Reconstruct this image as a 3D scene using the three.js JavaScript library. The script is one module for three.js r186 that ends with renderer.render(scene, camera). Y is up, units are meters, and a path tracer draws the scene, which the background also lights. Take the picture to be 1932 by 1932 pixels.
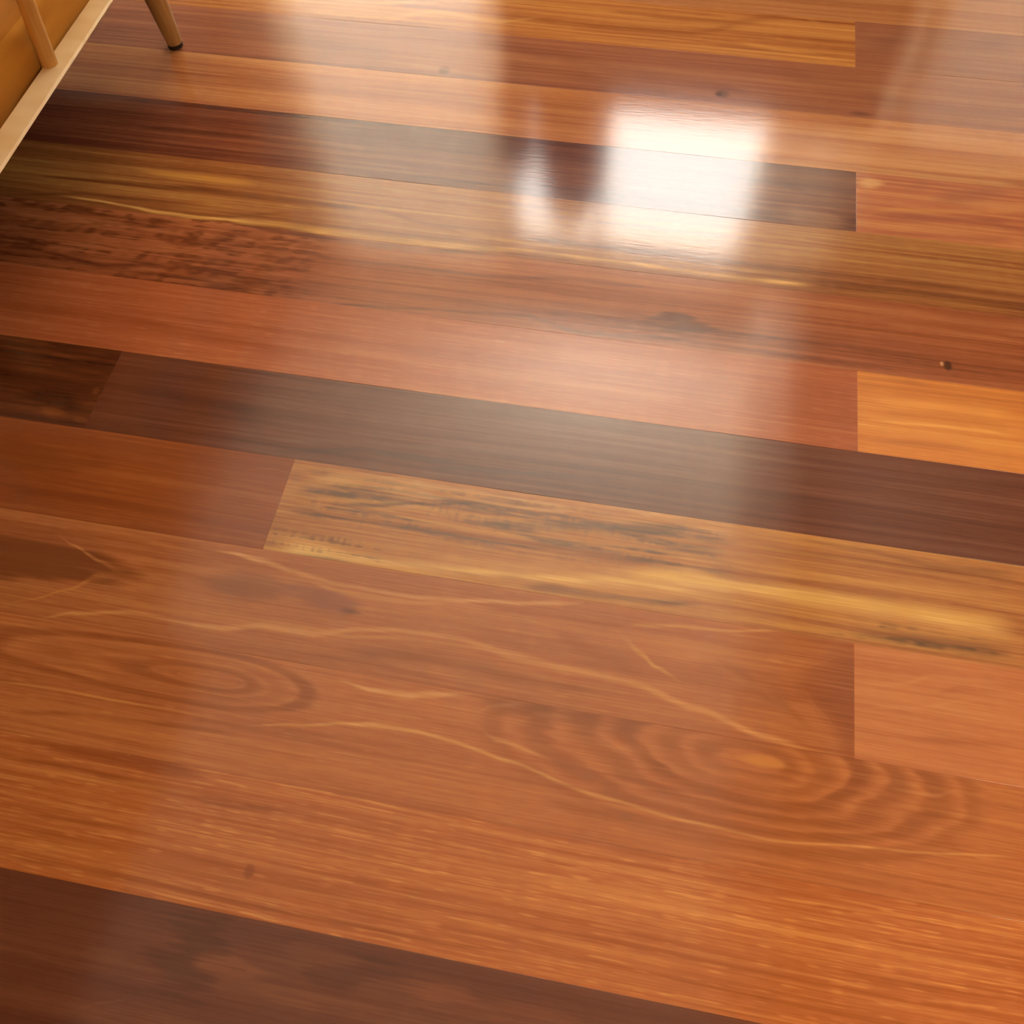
import * as THREE from 'three';
import { RoundedBoxGeometry } from 'three/addons/geometries/RoundedBoxGeometry.js';
import { RectAreaLightUniformsLib } from 'three/addons/lights/RectAreaLightUniformsLib.js';
import { mergeGeometries, toCreasedNormals } from 'three/addons/utils/BufferGeometryUtils.js';

// ---------------------------------------------------------------- camera, sky, light, exposure
const EYE = 1.244;                                    // hand-held phone, metres above the floor
const scene = new THREE.Scene();
const camera = new THREE.PerspectiveCamera(2 * THREE.MathUtils.radToDeg(Math.atan(966 / 1700)), 1, 0.02, 120);
camera.position.set(0, EYE, 0);
camera.up.set(-0.147, 0.49527, -0.85621);
camera.lookAt(-0.10678, EYE - 0.8685, -0.48405);
camera.updateMatrixWorld(true);
scene.background = new THREE.Color(1.0, 0.975, 0.9);   // bright overcast sky
scene.backgroundIntensity = 0.45;
const renderer = new THREE.WebGLRenderer({ antialias: true });
renderer.toneMapping = THREE.LinearToneMapping;
renderer.toneMappingExposure = 22.4;
renderer.shadowMap.enabled = true;
const sun = new THREE.DirectionalLight(0xfff0d8, 6); // high behind the house: it lights the terrace and never shines into the room
sun.name = 'sun'; sun.position.set(2, 20, 8); sun.target.position.set(0, 0, -6); sun.castShadow = true;
Object.assign(sun.shadow.camera, { left: -14, right: 14, top: 14, bottom: -14, near: 1, far: 50 });
scene.add(sun, sun.target);
RectAreaLightUniformsLib.init();
// unseen area light on the terrace, standing in for bounced daylight; lights the ceiling
const bounceArea = new THREE.RectAreaLight(0xfffaf0, 1.8, 5.4, 2.8); bounceArea.name = 'unseen_bounce_light';
bounceArea.position.set(0.5, -0.06, -5.5); bounceArea.lookAt(0.5, 2, -5.5); scene.add(bounceArea);
const UNSEEN_LAMP = { x: 1.55, y: 1.75, z: 0.75, w: 0.44, color: 0xffe2ba, intensity: 3.3 }; // unseen warm lamp right of and behind the camera, placed to light the floor

// ---------------------------------------------------------------- helpers
const names = new Map();
function numbered(name) {
  const n = names.get(name) ?? 0; names.set(name, n + 1);
  return n ? `${name}_${String(n).padStart(3, '0')}` : name;
}
function mesh(name, geo, mat, parent = scene, top = false) {
  const m = new THREE.Mesh(geo, mat); m.name = parent === scene ? numbered(name) : name;
  m.castShadow = m.receiveShadow = true; parent.add(m); return m;
}
function part(name, geo, mat, parent) {               // repeats of a part take a number
  const k = parent.children.filter((c) => c.name.replace(/_\d{3}$/, '') === name).length;
  return mesh(k ? `${name}_${String(k).padStart(3, '0')}` : name, geo, mat, parent);
}
function struct(name, geo, mat) { const m = mesh(name, geo, mat); m.userData.kind = 'structure'; return m; }
function thing(name, label, category, x, y, z) {
  const g = new THREE.Group(); g.name = numbered(name); g.position.set(x, y, z);
  g.userData = { label, category }; scene.add(g); return g;
}
function boxAt(w, h, d, x, y, z, r = 0) {
  const g = r ? new RoundedBoxGeometry(w, h, d, 3, r) : new THREE.BoxGeometry(w, h, d);
  return g.translate(x, y, z);
}
function rng(seed) { let s = seed >>> 0; return () => { s = (s + 0x6d2b79f5) | 0; let t = Math.imul(s ^ (s >>> 15), 1 | s); t = (t + Math.imul(t ^ (t >>> 7), 61 | t)) ^ t; return ((t ^ (t >>> 14)) >>> 0) / 4294967296; }; }
const TAB = new Float32Array(65536); { const r = rng(20817); for (let i = 0; i < 65536; i++) TAB[i] = r() * 2 - 1; }
function noise(x, y) {                                // value noise, -1..1
  const xi = Math.floor(x), yi = Math.floor(y), fx = x - xi, fy = y - yi;
  const sx = fx * fx * (3 - 2 * fx), sy = fy * fy * (3 - 2 * fy), x0 = xi & 255, x1 = (xi + 1) & 255, y0 = (yi & 255) << 8, y1 = ((yi + 1) & 255) << 8;
  const p = TAB[y0 | x0] + (TAB[y0 | x1] - TAB[y0 | x0]) * sx, q = TAB[y1 | x0] + (TAB[y1 | x1] - TAB[y1 | x0]) * sx;
  return p + (q - p) * sy;
}
const hex = (h) => [(h >> 16) & 255, (h >> 8) & 255, h & 255];
const clamp = (x, a = 0, b = 1) => Math.min(b, Math.max(a, x));
const smooth = (a, b, x) => { const t = clamp((x - a) / (b - a)); return t * t * (3 - 2 * t); };
function texture(data, w, h, srgb) {
  const t = new THREE.DataTexture(data, w, h, THREE.RGBAFormat); if (srgb) t.colorSpace = THREE.SRGBColorSpace;
  t.magFilter = THREE.LinearFilter; t.minFilter = THREE.LinearMipmapLinearFilter; t.generateMipmaps = true; t.needsUpdate = true; return t;
}

// ---------------------------------------------------------------- the wood of one floor plank
const ROW = 0.17, ROW0 = -0.9015;                     // plank width; z where row 0 begins
/* A plank's figure: base, dark and light tones, contrasts of the broad bands, the streaks, the fine grain and the short pale dashes, then drawn features
   (all in metres along the floor and in plank widths across): s streak, b blotch, r rings of a cathedral figure, c rippled (curly) grain. */
function plankTexture(P, W, Hh) {
  const A = new Float32Array(W * Hh * 3), base = hex(P.base), dark = hex(P.dark), light = hex(P.light), [cb, cs, cf, cd] = P.con, so = P.seed * 17.31, L = P.a1 - P.a0;
  const slope = P.slope ?? 0, wav = P.wave ?? 0.03;
  for (let i = 0; i < W; i++) {
    const a = P.a0 + (i + 0.5) / W * L, warp0 = noise(a * 1.1 + so, so * 0.7) * wav;
    for (let j = 0; j < Hh; j++) {
      const v = (j + 0.5) / Hh, vv = v + slope * a + warp0 + noise(a * 3.1 + so, v * 3 + so) * wav * 0.5;
      const broad = noise(a * 0.8 + so, vv * 6 + so), streak = noise(a * 1.9 + so * 2, vv * 26 + so) * 0.65 + noise(a * 4.2 + so, vv * 60 + so * 3) * 0.35;
      const fine = noise(a * 9 + so, vv * 130 + so), dash = noise(a * 34 + so, vv * 110 + so * 2);
      const mott = noise(a * 60 + so, v * 60 + so);
      let t = broad * cb + streak * cs + fine * cf + mott * cf * 0.35;
      t += cd * smooth(0.35, 0.9, dash);
      const k = (i + j * W) * 3, to = t < 0 ? dark : light, m = Math.min(1, Math.abs(t));
      for (let c = 0; c < 3; c++) A[k + c] = base[c] + (to[c] - base[c]) * m;
    }
  }
  const put = (i, j, col, m) => { const k = (i + j * W) * 3; for (let c = 0; c < 3; c++) A[k + c] += (col[c] - A[k + c]) * m; };
  let fs = P.seed * 5.7;
  for (const F of P.f ?? []) {
    fs += 3.77; const col = hex(F[1]);
    if (F[0] === 's') {                               // ['s', colour, opacity, softness, a, v, halfwidth mm, a, v, halfwidth, ...]
      const n = (F.length - 4) / 3, i0 = Math.max(0, Math.floor((F[4] - P.a0) / L * W)), i1 = Math.min(W, Math.ceil((F[1 + n * 3] - P.a0) / L * W));
      for (let i = i0, s = 0; i < i1; i++) {
        const a = P.a0 + (i + 0.5) / W * L; while (s < n - 2 && a > F[4 + (s + 1) * 3]) s++;
        const o = 4 + s * 3, x = clamp((a - F[o]) / (F[o + 3] - F[o])), e = x * x * (3 - 2 * x) * 0.6 + x * 0.4;
        const vc = F[o + 1] + (F[o + 4] - F[o + 1]) * e + noise(a * 11 + fs, fs) * 0.008 + noise(a * 34, fs) * 0.0025 + noise(a * 110, fs) * 0.0012, hw = (F[o + 2] + (F[o + 5] - F[o + 2]) * x) / 1000 / ROW;
        const end = smooth(0, 0.06, a - F[4]) * smooth(0, 0.06, F[1 + n * 3] - a) * (0.8 + 0.3 * noise(a * 16, fs)), R = hw * (1 + F[3]) * 1.9;
        for (let j = Math.max(0, Math.floor((vc - R) * Hh)); j < Math.min(Hh, (vc + R) * Hh + 1); j++) {
          const d = Math.abs((j + 0.5) / Hh - vc), v = (j + 0.5) / Hh;
          const m = F[2] * Math.pow(1 - smooth(hw * Math.max(0, 0.7 - F[3]), R, d), 1.5) * (0.78 + 0.3 * noise(a * 7 + fs, v * 90 + fs) + 0.2 * noise(a * 30, v * 150 + fs));
          put(i, j, col, clamp(m * end));
        }
      }
    } else if (F[0] === 'b') {                        // ['b', colour, opacity, a, v, half length, half width (plank widths), raggedness]
      const [, , op, ac, vc, ra, rv, rag = 0.35] = F, R = 1.9;
      for (let i = Math.max(0, Math.floor((ac - ra * R - P.a0) / L * W)); i < Math.min(W, (ac + ra * R - P.a0) / L * W); i++) for (let j = Math.max(0, Math.floor((vc - rv * R) * Hh)); j < Math.min(Hh, (vc + rv * R) * Hh); j++) {
        const a = P.a0 + (i + 0.5) / W * L, v = (j + 0.5) / Hh, d = Math.hypot((a - ac) / ra, (v - vc) / rv) + rag * (noise(a * 14 + fs, v * 9 + fs) + 0.6 * noise(a * 20, v * 60 + fs));
        put(i, j, col, op * (1 - smooth(0.45, 1.35, d)));
      }
    } else if (F[0] === 'r') {                        // ['r', colour, opacity, a, v, half length, half width, rings, tilt, inner, stretch to the left] alternating rings
      const [, , op, ac, vc, ra, rv, n, tilt = 0, inner = 0, tail = 1] = F;
      for (let i = Math.max(0, Math.floor((ac - ra * tail * 1.1 - P.a0) / L * W)); i < Math.min(W, (ac + ra * 1.1 - P.a0) / L * W); i++) for (let j = 0; j < Hh; j++) {
        const a = P.a0 + (i + 0.5) / W * L, v = (j + 0.5) / Hh, da = a - ac, dv = v - vc - tilt * da, ea = da < 0 ? ra * tail : ra;
        const d = Math.hypot(da / ea, dv / rv) + 0.05 * noise(a * 9 + fs, v * 5 + fs) + 0.018 * noise(a * 26, v * 20 + fs); if (d > 1 || d < inner) continue;
        const ph = (1 - Math.pow(d, 0.85)) * n, w = ph - Math.floor(ph), ring = smooth(0, 0.55, w) * (1 - smooth(0.72, 1, w));
        put(i, j, col, op * (ring * (0.7 + 0.5 * noise(Math.floor(ph) * 7.3 + fs, 0.5))) * smooth(1, 0.88, d) * (0.8 + 0.3 * noise(a * 8, v * 60)));
      }
    } else if (F[0] === 'c') {                        // ['c', colour, opacity, a0, a1, v0, v1, ripple per metre, slant, cover]
      const [, , op, c0, c1, v0, v1, fr, sl, cov = 0.1] = F;
      for (let i = Math.max(0, Math.floor((c0 - P.a0) / L * W)); i < Math.min(W, (c1 - P.a0) / L * W); i++) for (let j = Math.floor(v0 * Hh); j < Math.min(Hh, v1 * Hh); j++) {
        const a = P.a0 + (i + 0.5) / W * L, v = (j + 0.5) / Hh, band = noise(a * 6 + fs, v * 19 + fs) * 0.75 + noise(a * 17 + fs, v * 42 + fs) * 0.55;
        const rip = noise(a * fr + v * sl + fs, v * 9 + fs + 0.7 * noise(a * 8, v * 6)), m = smooth(cov - 0.15, cov + 0.65, band + 0.5 * rip) * (0.75 + 0.35 * noise(a * 70, v * 40));
        put(i, j, col, op * m * smooth(0, 0.05, a - c0) * smooth(0, 0.05, c1 - a) * smooth(0, 0.06, v - v0 + (v0 <= 0 ? 1 : 0)) * smooth(0, 0.06, v1 - v + (v1 >= 1 ? 1 : 0)));
      }
    }
  }
  const D = new Uint8Array(W * Hh * 4);
  for (let i = 0; i < W * Hh; i++) { for (let c = 0; c < 3; c++) D[i * 4 + c] = clamp(A[i * 3 + c], 0, 255); D[i * 4 + 3] = 255; }
  return texture(D, W, Hh, true);
}
const grainBump = (() => {                            // lacquer that follows the pores: tiny ridges along the grain
  const W = 512, Hh = 512, D = new Uint8Array(W * Hh * 4);
  for (let j = 0; j < Hh; j++) for (let i = 0; i < W; i++) {
    const v = 128 + 60 * noise(i / 512 * 16, j / 512 * 256 * 0.5) + 40 * noise(i / 512 * 32 + 9, j / 2);
    D.set([v, v, v, 255], (i + j * W) * 4);
  }
  const t = texture(D, W, Hh, false); t.wrapS = t.wrapT = THREE.RepeatWrapping; return t;
})();
function plankGeometry(L, seed) {                     // tongue-and-groove board: eased top edges, faintly bowed top (under a millimetre)
  const n = 20, w = ROW - 0.0002, e = 0.0002, r = rng(seed), ph = [r() * 6.28, r() * 6.28, r() * 6.28], pos = [], uv = [], uv1 = [], nor = [], idx = [];
  const hgt = (x) => 0.00022 * Math.sin(x * 9.2 + ph[0]) + 0.00016 * Math.sin(x * 17 + ph[1]), dh = (x) => 0.00022 * 9.2 * Math.cos(x * 9.2 + ph[0]) + 0.00016 * 17 * Math.cos(x * 17 + ph[1]), roll = (r() - 0.5) * 0.0012;
  const prof = [[0, -0.012, -1, 0], [0, -e, -1, 0], [0, -e, -0.7, 0.7], [e, 0, 0, 1], [w - e, 0, 0, 1], [w, -e, 0.7, 0.7], [w, -e, 1, 0], [w, -0.012, 1, 0]];
  for (let i = 0; i <= n; i++) {
    const x = 0.0001 + (L - 0.0002) * i / n, h = hgt(x);
    for (const [z, y, nz, ny] of prof) {
      const end = (i === 0 || i === n) && y === 0 ? 0 : 0;
      pos.push(x, y > -0.01 ? y + h - 0.0004 - end + (z - w / 2) * roll : y, z); const N = new THREE.Vector3(-dh(x) * ny, ny, nz - roll * ny).normalize();
      nor.push(N.x, N.y, N.z); uv.push(x / L, z / ROW); uv1.push(x * 2 + seed * 0.37, z * 2 + seed * 0.71);
    }
  }
  const m = prof.length;
  for (let i = 0; i < n; i++) for (const p of [0, 2, 3, 4, 6]) { const a = i * m + p, b = a + 1, c = a + m, d = c + 1; idx.push(a, b, c, c, b, d); }
  for (const [i, s] of [[0, 1], [n, -1]]) { const o = i * m, q = [0, 1, 3, 4, 5, 7].map((k) => o + k); for (let k = 1; k < 5; k++) s > 0 ? idx.push(q[0], q[k + 1], q[k]) : idx.push(q[0], q[k], q[k + 1]); }
  const g = new THREE.BufferGeometry();
  g.setAttribute('position', new THREE.Float32BufferAttribute(pos, 3)); g.setAttribute('normal', new THREE.Float32BufferAttribute(nor, 3));
  g.setAttribute('uv', new THREE.Float32BufferAttribute(uv, 2)); g.setAttribute('uv1', new THREE.Float32BufferAttribute(uv1, 2)); g.setIndex(idx); return g;
}
const PLANKS = [
  { k: -8, a0: -1.0, a1: 0.95, base: 0xb8784a, dark: 0x9c5f38, light: 0xcf9460, con: [0.4, 0.5, 0.2, 0.2], seed: 1, f: [] },
  { k: -7, a0: -1.51, a1: 0.385, base: 0xbe7a40, dark: 0x97562e, light: 0xd89a52, con: [0.5, 0.7, 0.25, 0.2], seed: 2, f: [
    ['s', 0xdca050, 0.8, 0.6, -1.146, 0.662, 6.27, -0.91, 0.622, 6.21, -0.731, 0.554, 6.19, -0.484, 0.301, 5.2, -0.372, 0.228, 5.2, -0.134, 0.268, 4.1],
    ['s', 0xe0a85c, 0.7, 0.6, -0.897, 0.864, 6.09, -0.667, 0.835, 9.05, -0.574, 0.629, 5.09, -0.42, 0.715, 4.01, -0.301, 0.513, 3.04],
    ['s', 0x96562c, 0.7, 0.7, -0.474, 0.591, 5.08, -0.225, 0.615, 8, 0.017, 0.592, 6.93, 0.133, 0.347, 8.03],
    ['s', 0x96562c, 0.6, 0.7, -0.109, 0.319, 4.07, 0.109, 0.273, 9.1, 0.226, -0, 12.32, 0.274, -0.018, 6.16],
    ['s', 0xe2a458, 0.8, 0.5, 0.25, -0.094, 4.13, 0.298, 0.082, 5.08, 0.322, 0.156, 4.04],
    ['s', 0xe0a052, 0.7, 0.6, 0.113, 0.694, 4.88, 0.254, 0.798, 6.73, 0.375, 0.892, 7.58],
    ['s', 0x9a5a30, 0.6, 0.6, 0.044, 0.802, 2.92, 0.231, 0.818, 2.88, 0.378, 0.8, 3.82]] },
  { k: -7, a0: 0.385, a1: 2.2, base: 0x9c6044, dark: 0x805038, light: 0xb47c58, con: [0.4, 0.4, 0.2, 0.2], seed: 3, f: [
    ['s', 0x855440, 0.6, 0.8, 0.388, 0.45, 15.71, 0.553, 0.383, 13.7, 0.751, 0.173, 13.79]] },
  { k: -6, a0: -1.7, a1: 0.95, base: 0xa06244, dark: 0x7c4632, light: 0xb87a52, con: [0.5, 0.5, 0.2, 0.2], seed: 4, f: [
    ['b', 0x6a3a2a, 0.8, -0.504, 0.871, 0.014, 0.086, 0.1],
    ['b', 0x6f4430, 0.75, 0.105, 0.799, 0.015, 0.073, 0.1],
    ['b', 0x5c3424, 0.8, 0.099, 0.804, 0.007, 0.042, 0.05],
    ['s', 0x7c4632, 0.6, 0.8, -0.452, 0.22, 9.64, -0.267, 0.343, 13.22, -0.085, 0.571, 16.52, 0.066, 0.652, 10.85, 0.18, 0.741, 4.46],
    ['s', 0x80482f, 0.5, 0.8, -0.402, 0.634, 14.86, -0.246, 0.662, 12.86, -0.079, 0.838, 8.97, 0.024, 0.883, 3.55],
    ['s', 0x8a543c, 0.5, 0.8, 0.187, 0.194, 11.2, 0.324, 0.311, 18.35, 0.457, 0.615, 14.2, 0.586, 0.704, 8.74, 0.727, 0.727, 6.93],
    ['b', 0x70402e, 0.6, 0.396, 0.918, 0.024, 0.051, 0.35],
    ['s', 0xc48a5c, 0.5, 0.7, -0.676, 0.766, 3.73, -0.527, 0.836, 3.68, -0.357, 0.926, 3.61],
    ['s', 0xbf8656, 0.4, 0.8, 0.256, 0.264, 9.25, 0.414, 0.338, 14.57, 0.48, 0.406, 7.22],
    ['s', 0x74442f, 0.4, 0.9, -1.063, 0.159, 13.99, -0.92, 0.398, 23.35, -0.758, 0.609, 18.96, -0.605, 0.703, 13.07]] },
  { k: -5, a0: -1.9, a1: 0.9, base: 0xbc7848, dark: 0x985632, light: 0xd69a62, con: [0.5, 0.6, 0.25, 0.2], seed: 5, f: [
    ['s', 0xd29a60, 0.6, 0.6, -1.119, -0.022, 3.75, -0.912, 0, 4.63, -0.565, 0.004, 4.54, -0.344, 0.089, 3.56],
    ['s', 0x945434, 0.5, 0.7, -0.823, 0.27, 2.7, -0.751, 0.249, 4.49, -0.607, 0.239, 4.46, -0.464, 0.24, 2.65],
    ['s', 0xdaa468, 0.7, 0.7, 0.21, 0.936, 7.21, 0.369, 0.939, 7.94, 0.534, 0.952, 7.06, 0.708, 0.935, 6.22],
    ['s', 0xa8683c, 0.6, 0.7, 0.207, 0.454, 2.51, 0.39, 0.461, 3.31, 0.475, 0.48, 3.29, 0.715, 0.467, 2.43],
    ['s', 0xdca46a, 0.5, 0.8, 0.412, 0.245, 4.21, 0.54, 0.207, 8.39, 0.719, 0.196, 4.99],
    ['s', 0x97562f, 0.5, 0.7, -0.356, 0.303, 5.25, -0.184, 0.303, 6.93, 0.041, 0.253, 4.3],
    ['s', 0x9c5a30, 0.5, 0.8, -0.369, 0.628, 6.81, -0.232, 0.636, 8.44, -0.141, 0.674, 4.18]] },
  { k: -4, a0: -1.7, a1: 0.385, base: 0x703a28, dark: 0x4c2218, light: 0x94583a, con: [0.4, 0.6, 0.25, 0.25], seed: 6, f: [
    ['s', 0x3e1c14, 0.6, 0.6, -1.121, 0.553, 3.27, -1.015, 0.527, 4.07, -0.921, 0.521, 4.86, -0.805, 0.505, 2.42],
    ['s', 0x8e4e30, 0.6, 0.7, -1.057, 0.616, 4.05, -0.912, 0.664, 4.8, -0.797, 0.637, 3.98, -0.659, 0.646, 3.16, -0.525, 0.618, 3.93],
    ['s', 0x9c6440, 0.6, 0.7, -0.735, 0.813, 3.13, -0.582, 0.843, 5.41, -0.406, 0.811, 3.83, -0.255, 0.789, 3.05],
    ['s', 0x56302a, 0.5, 0.8, -0.771, 0.253, 13.18, -0.537, 0.318, 21.01, -0.306, 0.319, 17.54, -0.138, 0.259, 15.88],
    ['s', 0xa86c48, 0.5, 0.8, -0.107, 0.697, 3.81, 0.062, 0.702, 4.52, 0.248, 0.81, 5.9, 0.379, 0.817, 5.85],
    ['s', 0x57302a, 0.5, 0.6, 0.214, 0.305, 4.65, 0.328, 0.488, 6.05, 0.344, 0.615, 2.99],
    ['b', 0xa8744e, 0.4, 0.309, 0.84, 0.06, 0.154, 0.35]] },
  { k: -4, a0: 0.385, a1: 2.2, base: 0xbb7048, dark: 0x945034, light: 0xd8975c, con: [0.5, 0.6, 0.2, 0.2], seed: 7, f: [
    ['b', 0xdca46a, 0.85, 0.41, 0.168, 0.025, 0.1, 0.2],
    ['s', 0x95533c, 0.75, 0.6, 0.393, 0.743, 3.68, 0.449, 0.69, 8.1, 0.509, 0.668, 7.36, 0.588, 0.61, 2.94, 0.698, 0.557, 6.61],
    ['s', 0x9a563a, 0.75, 0.6, 0.389, 0.978, 2.16, 0.468, 0.945, 2.87, 0.566, 0.928, 4.29, 0.624, 0.906, 7.14, 0.694, 0.839, 6.44],
    ['s', 0xd6924e, 0.7, 0.7, 0.399, 0.633, 3.71, 0.49, 0.548, 4.47, 0.619, 0.46, 3.72, 0.701, 0.366, 10.47],
    ['s', 0xd08c54, 0.6, 0.7, 0.409, 0.883, 5.08, 0.528, 0.787, 6.54, 0.696, 0.712, 6.52],
    ['s', 0x9c5a40, 0.6, 0.8, 0.511, 0.388, 5.29, 0.582, 0.25, 13.71, 0.654, 0.057, 12.35, 0.707, 0.026, 9.26],
    ['s', 0x96583c, 0.4, 0.8, 0.461, 0.256, 3.83, 0.502, 0.127, 9.29, 0.554, 0.043, 3.89]] },
  { k: -3, a0: -1.6, a1: 0.95, base: 0x9c6034, dark: 0x6e3c20, light: 0xc08a48, con: [0.5, 0.6, 0.3, 0.25], seed: 8, f: [
    ['s', 0xf0bc68, 0.95, 0.5, -1.201, 0.869, 1.45, -1.108, 0.882, 2.17, -1.038, 0.916, 2.15, -0.967, 0.965, 3.55, -0.889, 0.971, 3.54, -0.824, 0.945, 2.82, -0.791, 0.949, 6.34, -0.716, 0.93, 6.32, -0.639, 0.961, 9.06, -0.531, 0.97, 8.31, -0.427, 0.955, 6.89, -0.324, 0.924, 4.8, -0.223, 0.878, 4.11, -0.02, 0.889, 4.05, 0.177, 0.908, 4, 0.331, 0.894, 3.96],
    ['s', 0xd09444, 0.85, 0.7, -1.095, 0.263, 3.06, -1.01, 0.317, 6.06, -0.918, 0.317, 7.54, -0.838, 0.326, 6.75, -0.785, 0.322, 3.74],
    ['s', 0x5a2a18, 0.7, 0.6, -1.269, 0.596, 2.25, -1.109, 0.56, 3.72, -0.906, 0.519, 5.91, -0.749, 0.518, 5.13, -0.551, 0.529, 3.61],
    ['s', 0x5e2e1a, 0.6, 0.6, -1.308, 0.97, 2.18, -1.136, 0.808, 2.92, -0.945, 0.792, 4.33, -0.798, 0.832, 4.28, -0.694, 0.717, 2.86],
    ['s', 0xc88c48, 0.6, 0.8, -0.975, 0.839, 7.2, -0.866, 0.807, 10.04, -0.78, 0.762, 7.17, -0.694, 0.717, 4.3],
    ['s', 0x6a3826, 0.6, 0.7, -0.552, 0.52, 2.89, -0.418, 0.657, 4.25, -0.334, 0.638, 3.53, -0.23, 0.633, 2.81],
    ['s', 0x5e3426, 0.6, 0.6, -0.269, 0.712, 3.49, -0.167, 0.674, 4.88, -0.024, 0.68, 3.45, 0.076, 0.651, 2.06],
    ['s', 0xc69a5c, 0.6, 0.7, -0.749, 0.111, 3.8, -0.569, 0.148, 4.5, -0.392, 0.192, 2.96, -0.277, 0.235, 2.93],
    ['s', 0xc88e44, 0.5, 0.7, 0.331, 0.948, 3.28, 0.463, 0.913, 5.23, 0.677, 0.933, 5.79],
    ['s', 0x7c4828, 0.5, 0.7, 0.369, 0.771, 2, 0.483, 0.708, 2.66, 0.605, 0.66, 2.66],
    ['s', 0xcf9a52, 0.5, 0.7, -0.396, 0.679, 2.82, -0.261, 0.764, 4.17, -0.164, 0.78, 4.14, 0.176, 0.782, 3.37, 0.331, 0.808, 3.33]] },
  { k: -2, a0: -1.6, a1: 0.95, base: 0xa25c38, dark: 0x6e3822, light: 0xbf7a4a, con: [0.4, 0.6, 0.25, 0.2], seed: 9, f: [
    ['c', 0x5c2c18, 0.7, -1.495, -0.61, 0, 1, 60, 5, 0.05],
    ['c', 0x74381e, 0.5, -1.38, -0.57, 0.05, 1, 40, 9, 0.1],
    ['c', 0xb87848, 0.4, -1.38, -0.655, 0.05, 0.95, 40, 7, 0.35],
    ['s', 0x58281a, 0.7, 0.6, -1.175, 0.761, 2, -1.025, 0.867, 3.27, -0.934, 0.78, 3.93, -0.869, 0.784, 2.61],
    ['s', 0x4f2416, 0.7, 0.6, -0.838, 0.947, 2.56, -0.764, 0.955, 5.09, -0.703, 0.921, 3.18],
    ['s', 0xb87a44, 0.6, 0.7, -0.849, 0.941, 3.85, -0.77, 0.85, 5.15, -0.72, 0.817, 3.22],
    ['s', 0x582c1e, 0.7, 0.6, -0.811, -0.015, 2.81, -0.721, 0.039, 4.17, -0.591, 0.053, 5.51, -0.443, 0.063, 6.14, -0.321, -0.003, 5.45, -0.21, -0.06, 2.72],
    ['s', 0x6a3826, 0.65, 0.6, -0.665, 0.275, 2.71, -0.576, 0.372, 4, -0.453, 0.336, 3.32, -0.309, 0.344, 2.63, -0.112, 0.218, 3.95, 0.035, 0.21, 2.61],
    ['s', 0x5c3022, 0.65, 0.6, -0.605, 1.037, 1.88, -0.486, 0.969, 2.5, -0.33, 0.879, 2.5, -0.194, 0.837, 3.73, -0.094, 0.963, 3.66, 0.047, 0.899, 4.25, 0.13, 0.832, 1.83],
    ['b', 0x5e3628, 0.7, 0.061, 0.634, 0.039, 0.102, 0.7],
    ['b', 0x5e3628, 0.6, 0.1, 0.715, 0.037, 0.072, 0.7],
    ['s', 0x94502e, 0.7, 0.6, 0.226, 0.08, 3.92, 0.369, 0.05, 5.84, 0.481, 0.032, 6.45, 0.582, 0.084, 7.65, 0.674, 0.143, 8.19],
    ['s', 0x96502e, 0.7, 0.6, 0.406, 0.255, 2.54, 0.517, 0.251, 3.78, 0.598, 0.267, 5, 0.672, 0.26, 3.73],
    ['s', 0xc8844e, 0.5, 0.7, 0.415, 0.335, 3.77, 0.534, 0.322, 3.74, 0.671, 0.341, 3.09],
    ['s', 0x8a4c30, 0.5, 0.8, 0.387, 0.509, 4.95, 0.514, 0.636, 13.31, 0.665, 0.732, 14.23],
    ['s', 0x9c5a38, 0.45, 0.8, 0.23, 0.648, 8.62, 0.369, 0.657, 6.1, 0.478, 0.65, 3.63],
    ['b', 0x4c2c1c, 0.8, 0.538, 0.788, 0.006, 0.056, 0.2],
    ['b', 0xe0b080, 0.8, 0.528, 0.77, 0.003, 0.028, 0.1],
    ['s', 0xbd7a52, 0.4, 0.8, -0.597, 0.779, 6.41, -0.396, 0.742, 12.71, -0.199, 0.668, 11.38, -0.006, 0.595, 6.29]] },
  { k: -1, a0: -1.5, a1: 0.385, base: 0xae603a, dark: 0x94492a, light: 0xcc8052, con: [0.3, 0.35, 0.25, 0.35], seed: 10, f: [
    ['s', 0x8c4222, 0.5, 0.8, -1.174, 0.571, 6.14, -0.963, 0.568, 9.69, -0.731, 0.672, 5.9, -0.551, 0.699, 2.91],
    ['s', 0x8a4424, 0.5, 0.6, -0.987, 0.529, 1.22, -0.858, 0.587, 1.8, -0.734, 0.616, 1.78, -0.633, 0.635, 1.77],
    ['s', 0xcf8a5c, 0.35, 0.8, -0.557, 0.575, 5.89, -0.359, 0.667, 9.21, -0.17, 0.656, 7.97, 0.105, 0.689, 5.56],
    ['s', 0x9c4e2c, 0.5, 0.7, -0.559, 0.131, 3.09, -0.359, 0.162, 3.64, -0.184, 0.175, 3, 0.059, 0.102, 2.97, 0.279, 0.042, 2.36]] },
  { k: -1, a0: 0.385, a1: 2.2, base: 0xdc8c44, dark: 0xba6e34, light: 0xf0ae58, con: [0.4, 0.5, 0.2, 0.2], seed: 11, f: [
    ['s', 0xf2aa54, 0.85, 0.5, 0.39, 0.354, 2.83, 0.457, 0.355, 9.01, 0.526, 0.313, 6.75, 0.595, 0.323, 7.83, 0.656, 0.314, 7.81],
    ['s', 0xf6b45c, 0.9, 0.4, 0.39, 0.591, 2.21, 0.455, 0.584, 2.2, 0.533, 0.559, 2.19, 0.583, 0.559, 2.73, 0.652, 0.573, 2.71],
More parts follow.
